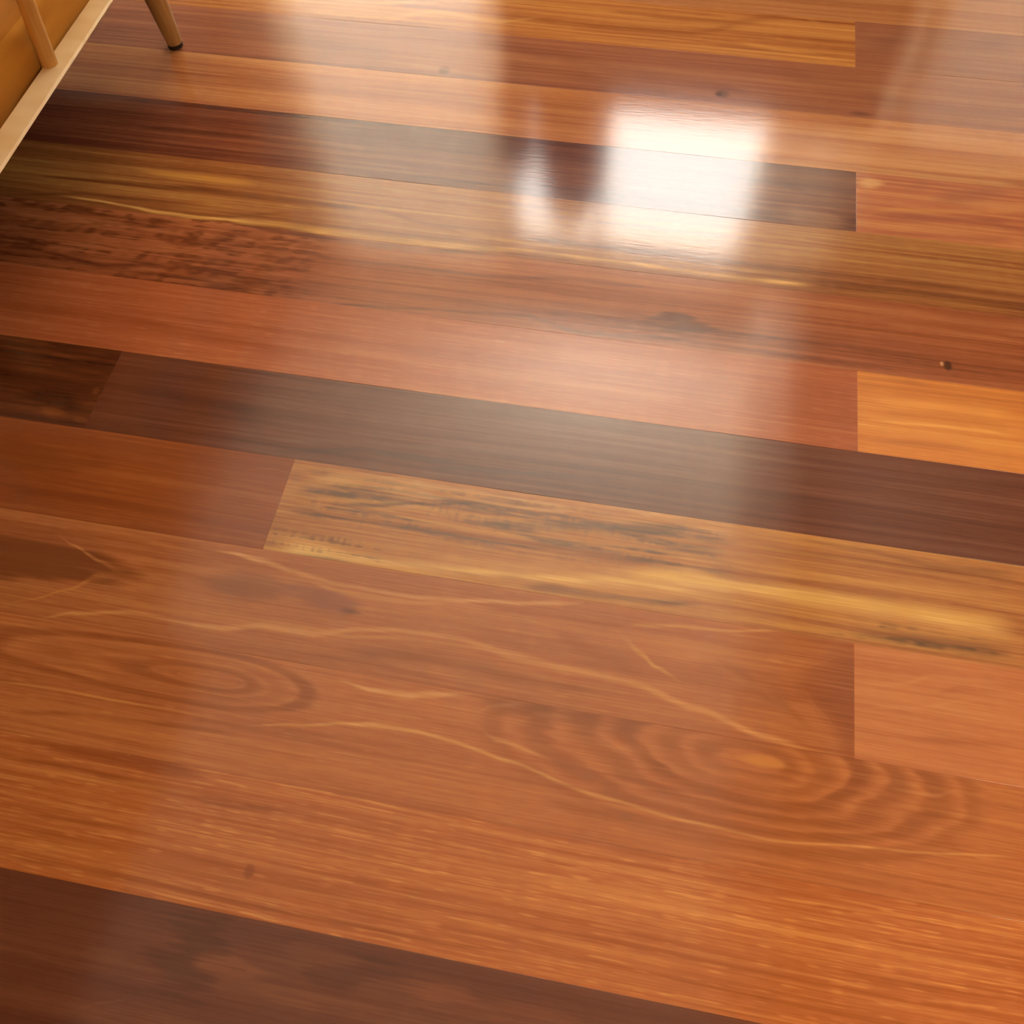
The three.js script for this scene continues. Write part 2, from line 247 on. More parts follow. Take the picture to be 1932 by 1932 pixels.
    ['s', 0xac6630, 0.6, 0.6, 0.405, 0.07, 4.08, 0.476, 0.069, 4.64, 0.528, 0.112, 2.3],
    ['s', 0xc07434, 0.5, 0.8, 0.404, 0.492, 5.01, 0.542, 0.453, 5.54, 0.654, 0.438, 5.5],
    ['s', 0xb46a34, 0.6, 0.7, 0.395, 0.842, 2.14, 0.488, 0.811, 5.34, 0.589, 0.785, 2.66],
    ['s', 0xee9e48, 0.6, 0.7, 0.39, 0.241, 10.31, 0.422, 0.243, 9.14, 0.457, 0.242, 3.42]] },
  { k: 0, a0: -2, a1: -0.9, base: 0x5e301a, dark: 0x482212, light: 0x7c4426, con: [0.4, 0.5, 0.2, 0.2], seed: 12, f: [  // browner board of its own, base lowered further for the shaded left side
    ['c', 0x8a4c26, 0.5, -1.405, -0.87, 0, 1, 40, 6, 0.3],
    ['c', 0x46200f, 0.3, -1.405, -0.87, 0, 1, 30, 8, 0.1],
    ['s', 0x8c5028, 0.6, 0.6, -1.08, 0.071, 2.31, -1.012, 0.15, 2.86, -0.935, 0.233, 1.69],
    ['b', 0x96562a, 0.6, -0.969, 0.853, 0.022, 0.056, 0.6],
    ['b', 0x8c5028, 0.5, -0.915, 0.899, 0.014, 0.037, 0.6],
    ['b', 0x8c5028, 0.5, -0.912, 0.545, 0.008, 0.045, 0.5],
    ['s', 0x7c4422, 0.6, 0.7, -1.104, 0.399, 2.8, -1.014, 0.381, 3.34, -0.92, 0.442, 2.75],
    ['s', 0x381a0e, 0.7, 0.7, -1.059, 0.704, 7.55, -0.958, 0.726, 11.76, -0.903, 0.794, 5.29]] },
  { k: 0, a0: -0.9, a1: 1.0, base: 0x6c3a26, dark: 0x52281a, light: 0x83503a, con: [0.35, 0.55, 0.25, 0.1], seed: 13, f: [
    ['s', 0x4e261a, 0.5, 0.8, -0.874, 0.384, 11.04, -0.679, 0.532, 13.93, -0.543, 0.595, 7.38],
    ['s', 0x4c2c22, 0.6, 0.7, -0.597, 0.97, 3.04, -0.405, 0.778, 4.09, -0.296, 0.782, 5.07, -0.227, 0.737, 2.03],
    ['s', 0x805440, 0.45, 0.8, -0.605, 0.825, 2.58, -0.408, 0.705, 3.61, -0.267, 0.615, 3.09, -0.143, 0.579, 3.08, 0.031, 0.528, 3.57],
    ['s', 0x4f2e24, 0.5, 0.7, -0.344, 0.934, 2, -0.224, 0.82, 3.52, -0.085, 0.754, 4.01, 0.034, 0.676, 2.51],
    ['s', 0x572c1e, 0.5, 0.7, 0.183, 0.327, 2.06, 0.336, 0.253, 2.57, 0.452, 0.226, 2.56, 0.642, 0.243, 2.01]] },
  { k: 1, a0: -2, a1: -0.525, base: 0x924c24, dark: 0x82421e, light: 0xb06a34, con: [0.35, 0.4, 0.25, 0.15], seed: 14, f: [  // separate brown board, its base colour also darkened to carry the left shade
    ['s', 0xc88a56, 0.6, 0.5, -0.594, 0.179, 0.99, -0.551, 0.136, 1.49, -0.528, 0.149, 1.48],
    ['s', 0xc08050, 0.5, 0.5, -0.563, 0.257, 0.98, -0.533, 0.215, 1.47, -0.524, 0.158, 0.99],
    ['s', 0x7c3c1c, 0.5, 0.7, -0.987, 0.793, 3.79, -0.841, 0.765, 3.77, -0.713, 0.766, 2.8, -0.604, 0.79, 1.84],
    ['s', 0xb47038, 0.4, 0.7, -0.897, 0.519, 3.89, -0.771, 0.454, 4.86, -0.66, 0.464, 2.89],
    ['b', 0x844622, 0.5, -0.963, 0.398, 0.106, 0.145, 0.35]] },
  { k: 1, a0: -0.525, a1: 1.375, base: 0xb27440, dark: 0x875028, light: 0xd0984e, con: [0.4, 0.6, 0.3, 0.25], seed: 15, f: [
    ['c', 0x644834, 0.75, -0.51, 0.21, 0.08, 0.62, 14, 2, 0.16],
    ['c', 0x70503a, 0.5, -0.515, 0.21, 0.05, 0.66, 170, 1, 0.2],
    ['c', 0xd8aa6c, 0.5, -0.51, 0.21, 0, 0.5, 14, 3, 0.25],
    ['s', 0xf6cc78, 0.95, 0.7, -0.523, 0.941, 11.71, -0.473, 0.934, 10.77, -0.404, 0.931, 6.25, -0.319, 0.932, 4.44, -0.228, 0.91, 5.3, -0.133, 0.861, 5.29, -0.057, 0.827, 5.29, 0.023, 0.766, 10.58, 0.094, 0.699, 15.03, 0.157, 0.65, 11.51, 0.213, 0.635, 6.18, 0.291, 0.628, 7.9, 0.369, 0.621, 7.86, 0.461, 0.639, 11.25, 0.537, 0.646, 11.17, 0.62, 0.655, 10.23],
    ['s', 0xe8b860, 0.8, 0.7, 0.021, 0.683, 5.35, 0.133, 0.611, 7.13, 0.213, 0.646, 3.53, 0.338, 0.647, 8.73, 0.446, 0.613, 7.82, 0.621, 0.574, 6.03],
    ['s', 0xe2ae60, 0.7, 0.7, -0.51, 0.223, 3.92, -0.442, 0.137, 7.87, -0.355, 0.097, 4.91, -0.25, 0.081, 2.93, -0.164, 0.048, 2.44],
    ['s', 0xd8a45c, 0.6, 0.7, -0.273, 0.82, 3.59, -0.136, 0.767, 4.46, -0.003, 0.707, 5.34],
    ['s', 0x58402e, 0.75, 0.6, -0.525, 0.376, 3.85, -0.469, 0.331, 3.37, -0.38, 0.331, 2.39],
    ['s', 0x523c2e, 0.75, 0.5, -0.454, 0.447, 1.43, -0.386, 0.384, 2.86, -0.295, 0.274, 1.92, -0.194, 0.184, 1.44],
    ['s', 0x5a4432, 0.7, 0.6, -0.204, 0.386, 2.82, -0.071, 0.291, 5.64, 0.044, 0.219, 7.52, 0.15, 0.112, 4.72],
    ['s', 0x54402f, 0.7, 0.6, 0.072, 0.359, 2.77, 0.153, 0.331, 4.6, 0.21, 0.312, 2.75],
    ['s', 0x6a4c34, 0.7, 0.6, -0.516, 1.012, 4.46, -0.468, 1.019, 4.44, -0.401, 1.004, 3.54, -0.359, 0.994, 1.77],
    ['c', 0x58402c, 0.7, -0.55, -0.32, 0.74, 0.98, 200, 0, 0.2],
    ['s', 0x5c4230, 0.7, 0.6, -0.135, 0.97, 2.18, -0.07, 0.935, 3.92, -0.006, 0.932, 2.6, 0.097, 0.899, 3.45, 0.176, 0.85, 1.73],
    ['c', 0x503c2a, 0.7, 0.32, 0.675, 0.74, 0.97, 70, 2, 0.25],
    ['s', 0x6c4c32, 0.6, 0.7, 0.354, 0.909, 3.38, 0.445, 0.885, 5.88, 0.519, 0.876, 6.69, 0.617, 0.863, 6.65],
    ['s', 0x7c4a28, 0.6, 0.7, 0.225, 0.203, 2.32, 0.337, 0.188, 2.77, 0.448, 0.183, 2.75, 0.565, 0.149, 2.28, 0.628, 0.127, 1.82],
    ['s', 0x6c4226, 0.6, 0.6, 0.272, 0.055, 1.41, 0.401, 0.079, 2.79, 0.495, 0.124, 3.67, 0.629, 0.095, 2.28],
    ['s', 0xd8a058, 0.5, 0.7, 0.211, 0.462, 2.71, 0.369, 0.407, 3.14, 0.625, 0.327, 4.44],
    ['s', 0xc88a44, 0.5, 0.7, 0.248, 0.013, 1.9, 0.409, -0.017, 3.76, 0.63, 0.019, 2.76]] },
  { k: 2, a0: -1.5, a1: 0.378, base: 0xac6638, dark: 0x884622, light: 0xc88448, con: [0.3, 0.3, 0.3, 0.2], seed: 16, f: [
    ['b', 0x703818, 0.75, -0.869, 0.454, 0.14, 0.241, 0.35],
    ['s', 0xd89450, 0.8, 0.5, -0.871, 0.146, 0.9, -0.822, 0.256, 1.33, -0.769, 0.369, 1.74, -0.731, 0.429, 3.88, -0.714, 0.454, 2.15],
    ['s', 0xd08a44, 0.7, 0.6, -0.892, 0.925, 1.64, -0.847, 0.836, 1.24, -0.798, 0.69, 1.26, -0.765, 0.539, 5.11, -0.722, 0.462, 5.15],
    ['s', 0xc27a3c, 0.5, 0.7, -0.846, 0.053, 1.82, -0.745, 0.076, 2.7, -0.654, 0.124, 2.67, -0.581, 0.161, 2.2],
    ['s', 0x84421e, 0.5, 0.7, -0.727, 0.337, 4.36, -0.655, 0.372, 6.04, -0.567, 0.391, 5.13, -0.45, 0.376, 3.4],
    ['s', 0xe2a668, 0.8, 0.5, -0.616, 0.091, 1.34, -0.568, 0.087, 1.78, -0.523, 0.118, 3.53, -0.469, 0.172, 2.62, -0.39, 0.23, 2.58, -0.306, 0.229, 2.56, -0.217, 0.191, 2.56, -0.125, 0.127, 2.13, -0.051, 0.062, 2.57, -0.006, 0.005, 1.29],
    ['s', 0xd4945a, 0.7, 0.6, -0.509, 0.223, 1.74, -0.441, 0.219, 2.6, -0.386, 0.301, 3.41, -0.287, 0.293, 2.12, -0.208, 0.223, 2.55, -0.127, 0.212, 1.69],
    ['b', 0x845038, 0.5, -0.524, 0.4, 0.056, 0.129, 0.4],
    ['b', 0x80483a, 0.5, -0.415, 0.393, 0.056, 0.099, 0.5],
    ['b', 0x6c3e28, 0.6, -0.362, 0.458, 0.02, 0.044, 0.3],
    ['s', 0x5e341e, 0.7, 0.5, -0.614, 0.439, 0.85, -0.613, 0.383, 1.72, -0.609, 0.358, 0.86],
    ['s', 0xe0a060, 0.85, 0.5, -0.833, 1.019, 1.61, -0.773, 0.901, 2.04, -0.686, 0.806, 2.46, -0.609, 0.81, 1.63, -0.542, 0.807, 3.24, -0.481, 0.728, 2.85, -0.407, 0.723, 3.64, -0.339, 0.612, 2.45, -0.276, 0.558, 2.86, -0.196, 0.545, 3.26, -0.11, 0.604, 3.21, -0.031, 0.648, 3.17, 0.066, 0.676, 3.53, 0.162, 0.808, 3.44, 0.255, 0.949, 2.98, 0.341, 1.008, 2.2],
    ['s', 0xd09054, 0.6, 0.6, -0.435, 0.661, 1.64, -0.359, 0.694, 2.02, -0.257, 0.619, 2.03, -0.162, 0.6, 2.02, -0.082, 0.653, 2.39, 0.012, 0.699, 2.36],
    ['s', 0x7c4424, 0.55, 0.7, -0.377, 0.831, 3.98, -0.267, 0.776, 5.57, -0.156, 0.787, 5.51, -0.046, 0.816, 3.89, 0.045, 0.815, 2.31],
    ['s', 0x86482a, 0.5, 0.7, -0.565, 0.985, 1.59, -0.453, 0.92, 3.17, -0.31, 0.889, 3.93, -0.181, 0.947, 3.09],
    ['s', 0xe4aa60, 0.9, 0.4, 0.029, 0.209, 1.25, 0.05, 0.307, 3.29, 0.075, 0.403, 3.25, 0.097, 0.497, 2.4, 0.147, 0.615, 1.57],
    ['s', 0xdc9e58, 0.8, 0.5, 0.033, 0.22, 1.67, 0.07, 0.141, 2.52, 0.132, 0.098, 2.1, 0.186, 0.082, 1.67, 0.278, -0.012, 1.26, 0.339, -0.065, 0.84],
    ['s', 0x824426, 0.6, 0.6, 0.118, 0.163, 0.83, 0.148, 0.151, 1.67, 0.187, 0.121, 0.83],
    ['s', 0x8a4c28, 0.5, 0.7, 0.166, 0.3, 3.26, 0.213, 0.434, 5.59, 0.267, 0.621, 5.44, 0.341, 0.882, 2.98],
    ['s', 0x854524, 0.8, 0.15, 0.272, 0.363, 1.2, 0.31, 0.409, 15.91, 0.34, 0.453, 35.5, 0.371, 0.522, 58.48, 0.456, 0.538, 61.81],
    ['s', 0xcc8446, 0.7, 0.5, 0.295, 0.368, 1.2, 0.307, 0.487, 1.58, 0.329, 0.648, 1.54, 0.362, 0.828, 1.12],
    ['s', 0xc88244, 0.5, 0.6, 0.295, 0.368, 1.6, 0.324, 0.242, 1.62, 0.369, 0.1, 1.65],
    ['s', 0x945026, 0.5, 0.7, -0.078, 0.228, 4.2, -0.043, 0.368, 6.58, 0.023, 0.496, 6.44, 0.102, 0.606, 3.94],
    ['b', 0xc07a40, 0.5, 0.136, 0.331, 0.06, 0.124, 0.35],
    ['s', 0xcf8c4c, 0.4, 0.8, 0.167, 0.405, 3.22, 0.236, 0.514, 3.95, 0.296, 0.682, 3.07]] },
  { k: 2, a0: 0.378, a1: 2.2, base: 0xc47a4a, dark: 0xaa6238, light: 0xd89a60, con: [0.35, 0.4, 0.25, 0.2], seed: 17, f: [
    ['s', 0xd8965a, 0.6, 0.6, 0.374, 0.061, 4.13, 0.444, 0.022, 3.3, 0.555, -0.006, 2.46, 0.615, -0.011, 2.05],
    ['s', 0xd4925a, 0.6, 0.6, 0.374, 0.371, 1.59, 0.443, 0.299, 2.39, 0.487, 0.187, 2.02, 0.56, 0.159, 2.01, 0.612, 0.151, 2],
    ['s', 0x9a5432, 0.5, 0.7, 0.472, 0.362, 1.58, 0.53, 0.255, 3.19, 0.611, 0.208, 3.18],
    ['s', 0xd08e58, 0.6, 0.6, 0.376, 0.576, 1.16, 0.456, 0.497, 1.94, 0.537, 0.35, 1.97, 0.566, 0.273, 1.19],
    ['s', 0x9c5632, 0.5, 0.7, 0.426, 0.77, 1.88, 0.511, 0.725, 3.38, 0.604, 0.671, 3]] },
  { k: 3, a0: -1.3, a1: 0.95, base: 0xb66c3a, dark: 0x8f4c24, light: 0xcf884a, con: [0.2, 0.3, 0.3, 0.3], seed: 18, f: [
    ['s', 0xd89450, 0.75, 0.5, -0.868, 0.612, 1.12, -0.786, 0.594, 1.12, -0.696, 0.586, 1.11, -0.591, 0.588, 1.1, -0.479, 0.595, 1.09],
    ['s', 0xe6aa62, 0.85, 0.5, -0.478, 0.616, 0.72, -0.389, 0.528, 1.46, -0.316, 0.434, 1.83, -0.279, 0.404, 2.93, -0.225, 0.406, 1.82, -0.171, 0.43, 1.81, -0.086, 0.499, 1.78, 0.031, 0.639, 1.73, 0.157, 0.712, 1.69, 0.278, 0.739, 1.33, 0.436, 0.646, 1, 0.591, 0.552, 1],
    ['r', 0x7c3e1c, 0.6, -0.515, 0.269, 0.158, 0.273, 4, 0, 0.12, 3],
    ['s', 0xeab06a, 0.9, 0.4, -0.362, 0.068, 0.77, -0.299, 0.121, 2.29, -0.245, 0.112, 3.42, -0.208, 0.073, 3.43, -0.171, 0.025, 1.91, -0.143, -0.013, 0.77],
    ['r', 0x84461f, 0.75, 0.258, 0.151, 0.303, 0.73, 7, 0, 0.08, 1.4],
    ['s', 0x7c4424, 0.6, 0.7, -0.162, 0.049, 3.04, -0.07, 0.05, 8.31, 0.02, 0.047, 7.5, 0.117, 0.049, 3.72],
    ['s', 0x86471f, 0.5, 0.7, -0.05, 0.741, 2.75, 0.059, 0.791, 4.73, 0.2, 0.842, 5.3, 0.369, 0.772, 3.95, 0.537, 0.571, 2.67],
    ['b', 0xcc8440, 0.9, 0.257, 0.151, 0.028, 0.051, 0.1],
    ['s', 0xd9985a, 0.75, 0.5, -0.155, 0.207, 1.49, -0.145, 0.269, 2.58, -0.106, 0.349, 2.18, -0.014, 0.449, 1.43],
    ['s', 0xd9985a, 0.75, 0.5, -0.155, 0.207, 1.49, -0.123, 0.073, 2.27, -0.064, 0.002, 2.28],
    ['s', 0xd2904e, 0.7, 0.5, -0.092, 0.204, 2.59, -0.061, 0.091, 3.38, -0.009, 0.073, 2.25],
    ['s', 0xd2904e, 0.7, 0.5, -0.092, 0.204, 1.85, -0.07, 0.311, 2.92, -0.016, 0.382, 2.16],
    ['s', 0xd08c4c, 0.5, 0.6, 0.006, 0.084, 1.87, 0.032, 0.218, 1.83, 0.086, 0.344, 1.79],
    ['s', 0x8c4a22, 0.5, 0.7, -0.142, 0.193, 2.24, -0.099, 0.094, 3.76, -0.025, 0.039, 3.01],
    ['s', 0x84441e, 0.5, 0.7, -0.815, 0.84, 2.17, -0.661, 0.735, 2.9, -0.536, 0.695, 2.16, -0.443, 0.687, 1.43],
    ['s', 0xc8803e, 0.4, 0.7, -0.74, 0.762, 1.45, -0.576, 0.817, 2.13, -0.435, 0.825, 2.11, -0.269, 0.802, 2.08],
    ['s', 0xd6965a, 0.5, 0.5, 0.404, 0.18, 1.07, 0.48, 0.183, 1.77, 0.515, 0.105, 1.78, 0.542, 0.117, 1.06],
    ['s', 0xd6965a, 0.5, 0.5, 0.523, -0.008, 1.09, 0.556, 0.061, 1.79, 0.598, 0.066, 1.42]] },
  { k: 4, a0: -1.2, a1: 0.95, base: 0xb86a36, dark: 0x97501f, light: 0xdb9450, con: [0.15, 0.5, 0.35, 0.6], seed: 19, f: [
    ['s', 0x7c3c1a, 0.6, 0.6, -0.785, 0.205, 1.72, -0.691, 0.193, 2.39, -0.58, 0.207, 2.7, -0.502, 0.23, 3, -0.442, 0.229, 2.66, -0.353, 0.21, 1.65],
    ['s', 0xd89048, 0.6, 0.6, -0.78, 0.261, 1.7, -0.641, 0.228, 2.37, -0.55, 0.208, 2.69, -0.459, 0.201, 1.34],
    ['b', 0x84401e, 0.55, -0.615, 0.045, 0.109, 0.057, 0.3],
    ['s', 0x84441c, 0.6, 0.6, -0.726, 0.91, 1.54, -0.614, 0.901, 2.45, -0.504, 0.892, 2.73, -0.395, 0.905, 2.7, -0.274, 0.91, 2.37, -0.15, 0.901, 1.76, -0.039, 0.881, 1.16],
    ['s', 0x8c4a20, 0.5, 0.6, -0.751, 0.605, 1.94, -0.632, 0.561, 1.93, -0.512, 0.54, 1.6],
    ['s', 0xd88c48, 0.5, 0.7, -0.736, 0.793, 3.15, -0.587, 0.755, 3.74, -0.367, 0.755, 3.06, -0.043, 0.743, 2.97, 0.178, 0.754, 3.49],
    ['s', 0xd48c4c, 0.5, 0.6, -0.361, 0.068, 1.35, -0.211, 0.097, 1.99, -0.064, 0.082, 1.97, 0.099, 0.035, 1.95],
    ['s', 0xa4562a, 0.5, 0.7, 0.168, 0.07, 6.43, 0.303, 0.079, 9.52, 0.435, 0.013, 6.33, 0.584, -0.037, 3.14],
    ['s', 0xa0542a, 0.5, 0.7, -0.303, 0.334, 1.62, -0.104, 0.282, 1.92, 0.036, 0.288, 1.58],
    ['b', 0x8c4a24, 0.7, -0.393, 0.686, 0.006, 0.051, 0.2],
    ['b', 0xe0b080, 0.7, -0.608, -0.007, 0.003, 0.012, 0.1],
    ['s', 0xdf9a54, 0.5, 0.6, -0.054, 0.384, 1.88, 0.106, 0.382, 3.09, 0.304, 0.371, 2.74, 0.578, 0.358, 2.97],
    ['s', 0xa0562a, 0.45, 0.7, -0.229, 0.683, 1.83, -0.045, 0.673, 2.4, 0.145, 0.685, 2.36, 0.369, 0.652, 2.32]] },
  { k: 5, a0: -1.2, a1: 0.95, base: 0x6c3c28, dark: 0x54281a, light: 0x875236, con: [0.5, 0.25, 0.2, 0.1], seed: 20, f: [
    ['b', 0x8a5232, 0.65, -0.366, 0.332, 0.039, 0.072, 0.8],
    ['b', 0x86502f, 0.6, -0.317, 0.417, 0.045, 0.058, 0.8],
    ['b', 0x8a5032, 0.6, -0.123, 0.266, 0.051, 0.065, 0.8],
    ['b', 0x7c4830, 0.5, -0.277, 0.137, 0.039, 0.06, 0.9],
    ['b', 0x4c2818, 0.4, -0.434, 0.305, 0.039, 0.197, 0.9],
    ['b', 0x4c2a1c, 0.35, -0.238, 0.236, 0.045, 0.131, 0.9],
    ['s', 0x94603e, 0.6, 0.5, -0.565, 0.821, 0.53, -0.518, 0.709, 0.81, -0.475, 0.629, 0.81],
    ['s', 0x7c4a32, 0.5, 0.7, -0.708, 0.125, 1.2, -0.562, 0.099, 1.78, -0.404, 0.1, 1.17],
    ['b', 0x7c4a30, 0.5, -0.546, 0.425, 0.02, 0.066, 0.9],
    ['b', 0x80482c, 0.4, -0.006, 0.208, 0.057, 0.045, 0.8]] },
];

// ---------------------------------------------------------------- plain materials
const std = (color, roughness, extra = {}) => new THREE.MeshStandardMaterial({ color, roughness, ...extra });
function mottle(base, other, fx, fy, amount, size = 256) { // a quiet two-tone texture
  const D = new Uint8Array(size * size * 4), a = hex(base), b = hex(other);
  for (let j = 0; j < size; j++) for (let i = 0; i < size; i++) {
    const m = clamp(0.5 + amount * (noise(i / size * fx, j / size * fy) + 0.6 * noise(i / size * fx * 2.7 + 40, j / size * fy * 2.7)));
    for (let c = 0; c < 3; c++) D[(i + j * size) * 4 + c] = a[c] + (b[c] - a[c]) * m; D[(i + j * size) * 4 + 3] = 255;
  }
  const t = texture(D, size, size, true); t.wrapS = t.wrapT = THREE.RepeatWrapping; return t;
}
const wallWhite = std(0xf1ebdf, 0.8), wallTan = std(0xa08a6c, 0.85), ceilingWhite = std(0xf4efe4, 0.85), wallDark = std(0x3a2c22, 0.7), trimWhite = std(0xf2ede2, 0.45);
const paleWood = std(0xffffff, 0.42, { map: mottle(0xe9cfa2, 0xdcbb88, 3, 40, 0.5) }), postWood = std(0xffffff, 0.45, { map: mottle(0xd8a862, 0xc8944c, 24, 3, 0.5) });
const legWood = std(0xffffff, 0.45, { map: mottle(0xc39a62, 0xa97f49, 24, 3, 0.5) });
const darkWood = std(0x2c1710, 0.35), footShade = std(0x35251a, 0.7);  // the second tone stands in for the shadow line under the legs

// ---------------------------------------------------------------- the room: z runs from the window wall (-3.6) to the back wall (2.3), x from the dark wall (-2) to 2.7
const X0 = -2.0, X1 = 2.7, Z0 = -3.6, Z1 = 2.3, TOP = 2.62, T = 0.14;
struct('floor', boxAt(X1 - X0 + 2 * T, 0.1, Z1 - Z0 + 2 * T, (X0 + X1) / 2, -0.062, (Z0 + Z1) / 2), std(0x3a2115, 0.8));
const floor = scene.children[scene.children.length - 1];
struct('ceiling', boxAt(X1 - X0 + 2 * T, 0.12, Z1 - Z0 + 2 * T, (X0 + X1) / 2, TOP + 0.06, (Z0 + Z1) / 2), ceilingWhite);
struct('wall_left', boxAt(T, TOP, Z1 - Z0 + 2 * T, X0 - T / 2, TOP / 2, (Z0 + Z1) / 2), wallDark);
struct('wall_right', boxAt(T, TOP, Z1 - Z0 + 2 * T, X1 + T / 2, TOP / 2, (Z0 + Z1) / 2), wallTan);
struct('wall_back', boxAt(X1 - X0, TOP, T, (X0 + X1) / 2, TOP / 2, Z1 + T / 2), wallTan);  // right and back walls out of view, toned down to weaken their bounced light
// window wall out of view; openings placed for the bright reflections in the floor
const OPEN = [[-1.74, -0.80, 0.0, 2.46], [-0.745, 0.87, 1.1, 2.25], [0.99, 1.9, 0.0, 1.42]];
{
  const g = []; let x = X0;
  const zc = Z0 - T / 2;
  for (const [a, b, lo, hi] of OPEN) {
    g.push(boxAt(a - x, TOP, T, (a + x) / 2, TOP / 2, zc));
    g.push(boxAt(b - a, TOP - hi, T, (a + b) / 2, (TOP + hi) / 2, zc)); if (lo > 0) g.push(boxAt(b - a, lo, T, (a + b) / 2, lo / 2, zc)); x = b;
  }
  g.push(boxAt(X1 - x, TOP, T, (X1 + x) / 2, TOP / 2, zc));
  struct('wall_far', mergeGeometries(g), wallWhite);
}
const paneGlass = new THREE.MeshPhysicalMaterial({ color: 0xffffff, roughness: 0, transmission: 1, thickness: 0, ior: 1.5 });
OPEN.forEach(([a, b, lo, hi], i) => {
  const w = thing(`window_${i + 1}`, '', '', (a + b) / 2, lo, Z0 - T / 2), W = b - a, Hh = hi - lo, f = 0.045; w.userData = { kind: 'structure' };
  part('window_frame', mergeGeometries([boxAt(f, Hh, 0.06, -W / 2 + f / 2, Hh / 2, 0), boxAt(f, Hh, 0.06, W / 2 - f / 2, Hh / 2, 0), boxAt(W, f, 0.06, 0, f / 2, 0), boxAt(W, f, 0.06, 0, Hh - f / 2, 0), ...(i === 1 ? [boxAt(f, Hh, 0.06, -0.345, Hh / 2, 0), boxAt(f, Hh, 0.06, 0.395, Hh / 2, 0)] : [])]), trimWhite, w);
  part('pane', boxAt(W - 2 * f, Hh - 2 * f, 0.001, 0, Hh / 2, 0), paneGlass, w);
});
struct('unseen_terrace', boxAt(24, 0.1, 14, 0, -0.12, Z0 - T - 7.05), std(0xbab6ac, 0.9));  // ground outside, out of view, kept pale to bounce light up to the ceiling
// bulkhead out of view, placed to keep the ceiling beyond it dark
struct('unseen_bulkhead_1', boxAt(0.2, 0.34, Z1 - Z0, 0.69, TOP - 0.17, (Z0 + Z1) / 2), wallWhite);
// lamp out of view, placed to light the near right part of the floor
{
  const { x, y, z, w, color, intensity } = UNSEEN_LAMP, t = thing('unseen_lamp', 'unseen hanging lamp with dark metal shade, placed to light the floor from the right', 'lamp', x, y, z);
  const pr = [[0.02, 0.24], [0.06, 0.235], [0.12, 0.19], [0.24, 0.06], [0.29, -0.02], [0.286, -0.02], [0.235, 0.055], [0.115, 0.18], [0.02, 0.225]].map(([a, b]) => new THREE.Vector2(a, b));
  part('shade', new THREE.LatheGeometry(pr, 48), std(0x2a2622, 0.45, { side: THREE.DoubleSide }), t);
  part('cord', new THREE.CylinderGeometry(0.004, 0.004, TOP - y - 0.23, 10).translate(0, 0.23 + (TOP - y - 0.23) / 2, 0), std(0x1b1815, 0.7), t);
  part('ceiling_rose', new THREE.CylinderGeometry(0.05, 0.055, 0.025, 32).translate(0, TOP - y - 0.0125, 0), std(0x2a2622, 0.45), t);
  part('diffuser', new THREE.CylinderGeometry(0.27, 0.27, 0.006, 48).translate(0, 0.0, 0), std(0xffffff, 0.6, { emissive: color, emissiveIntensity: 0.1 }), t);
  const l = new THREE.RectAreaLight(color, intensity, w, w); l.name = 'unseen_lamp_light'; l.position.set(x, y - 0.03, z); l.lookAt(x, 0, z); scene.add(l);
}
// sheer curtains out of view, placed for the pale bands reflected in the floor
const sheer = new THREE.MeshPhysicalMaterial({ color: 0xf5efe2, roughness: 0.6, transmission: 0.215, thickness: 0, ior: 1.1 });
const denser = sheer.clone(); denser.transmission = 0.08;
function curtain(x0, x1, y0, y1, cloth, label) {
  const n = 72, c = thing('unseen_curtain', label, 'curtain', (x0 + x1) / 2, 0, Z0 + 0.04), W = x1 - x0, pos = [], idx = [];
  for (let i = 0; i <= n; i++) { const x = -W / 2 + W * i / n, z = 0.014 * Math.sin(i * 0.92) + 0.006 * Math.sin(i * 2.1 + x0); pos.push(x, y0, z, x, y1, z * 0.7); }
  for (let i = 0; i < n; i++) idx.push(i * 2, i * 2 + 2, i * 2 + 1, i * 2 + 1, i * 2 + 2, i * 2 + 3);
  const g = new THREE.BufferGeometry(); g.setAttribute('position', new THREE.Float32BufferAttribute(pos, 3)); g.setIndex(idx); g.computeVertexNormals();
  part('fabric', g, cloth, c);
  part('rod', new THREE.CylinderGeometry(0.012, 0.012, W + 0.03, 16).rotateZ(Math.PI / 2).translate(0, y1 + 0.01, 0), darkWood, c);
}
curtain(-1.75, -0.79, 0.86, 2.5, sheer, 'unseen white sheer curtain, hem raised to let light reach the ceiling');
curtain(0.91, 1.97, 0.03, 1.44, denser, 'unseen sheer curtain placed for a pale floor reflection to the right of the sideboard');
curtain(0.46, 0.86, 1.085, 2.33, denser, 'unseen short sheer curtain placed for a pale floor reflection above the sideboard');
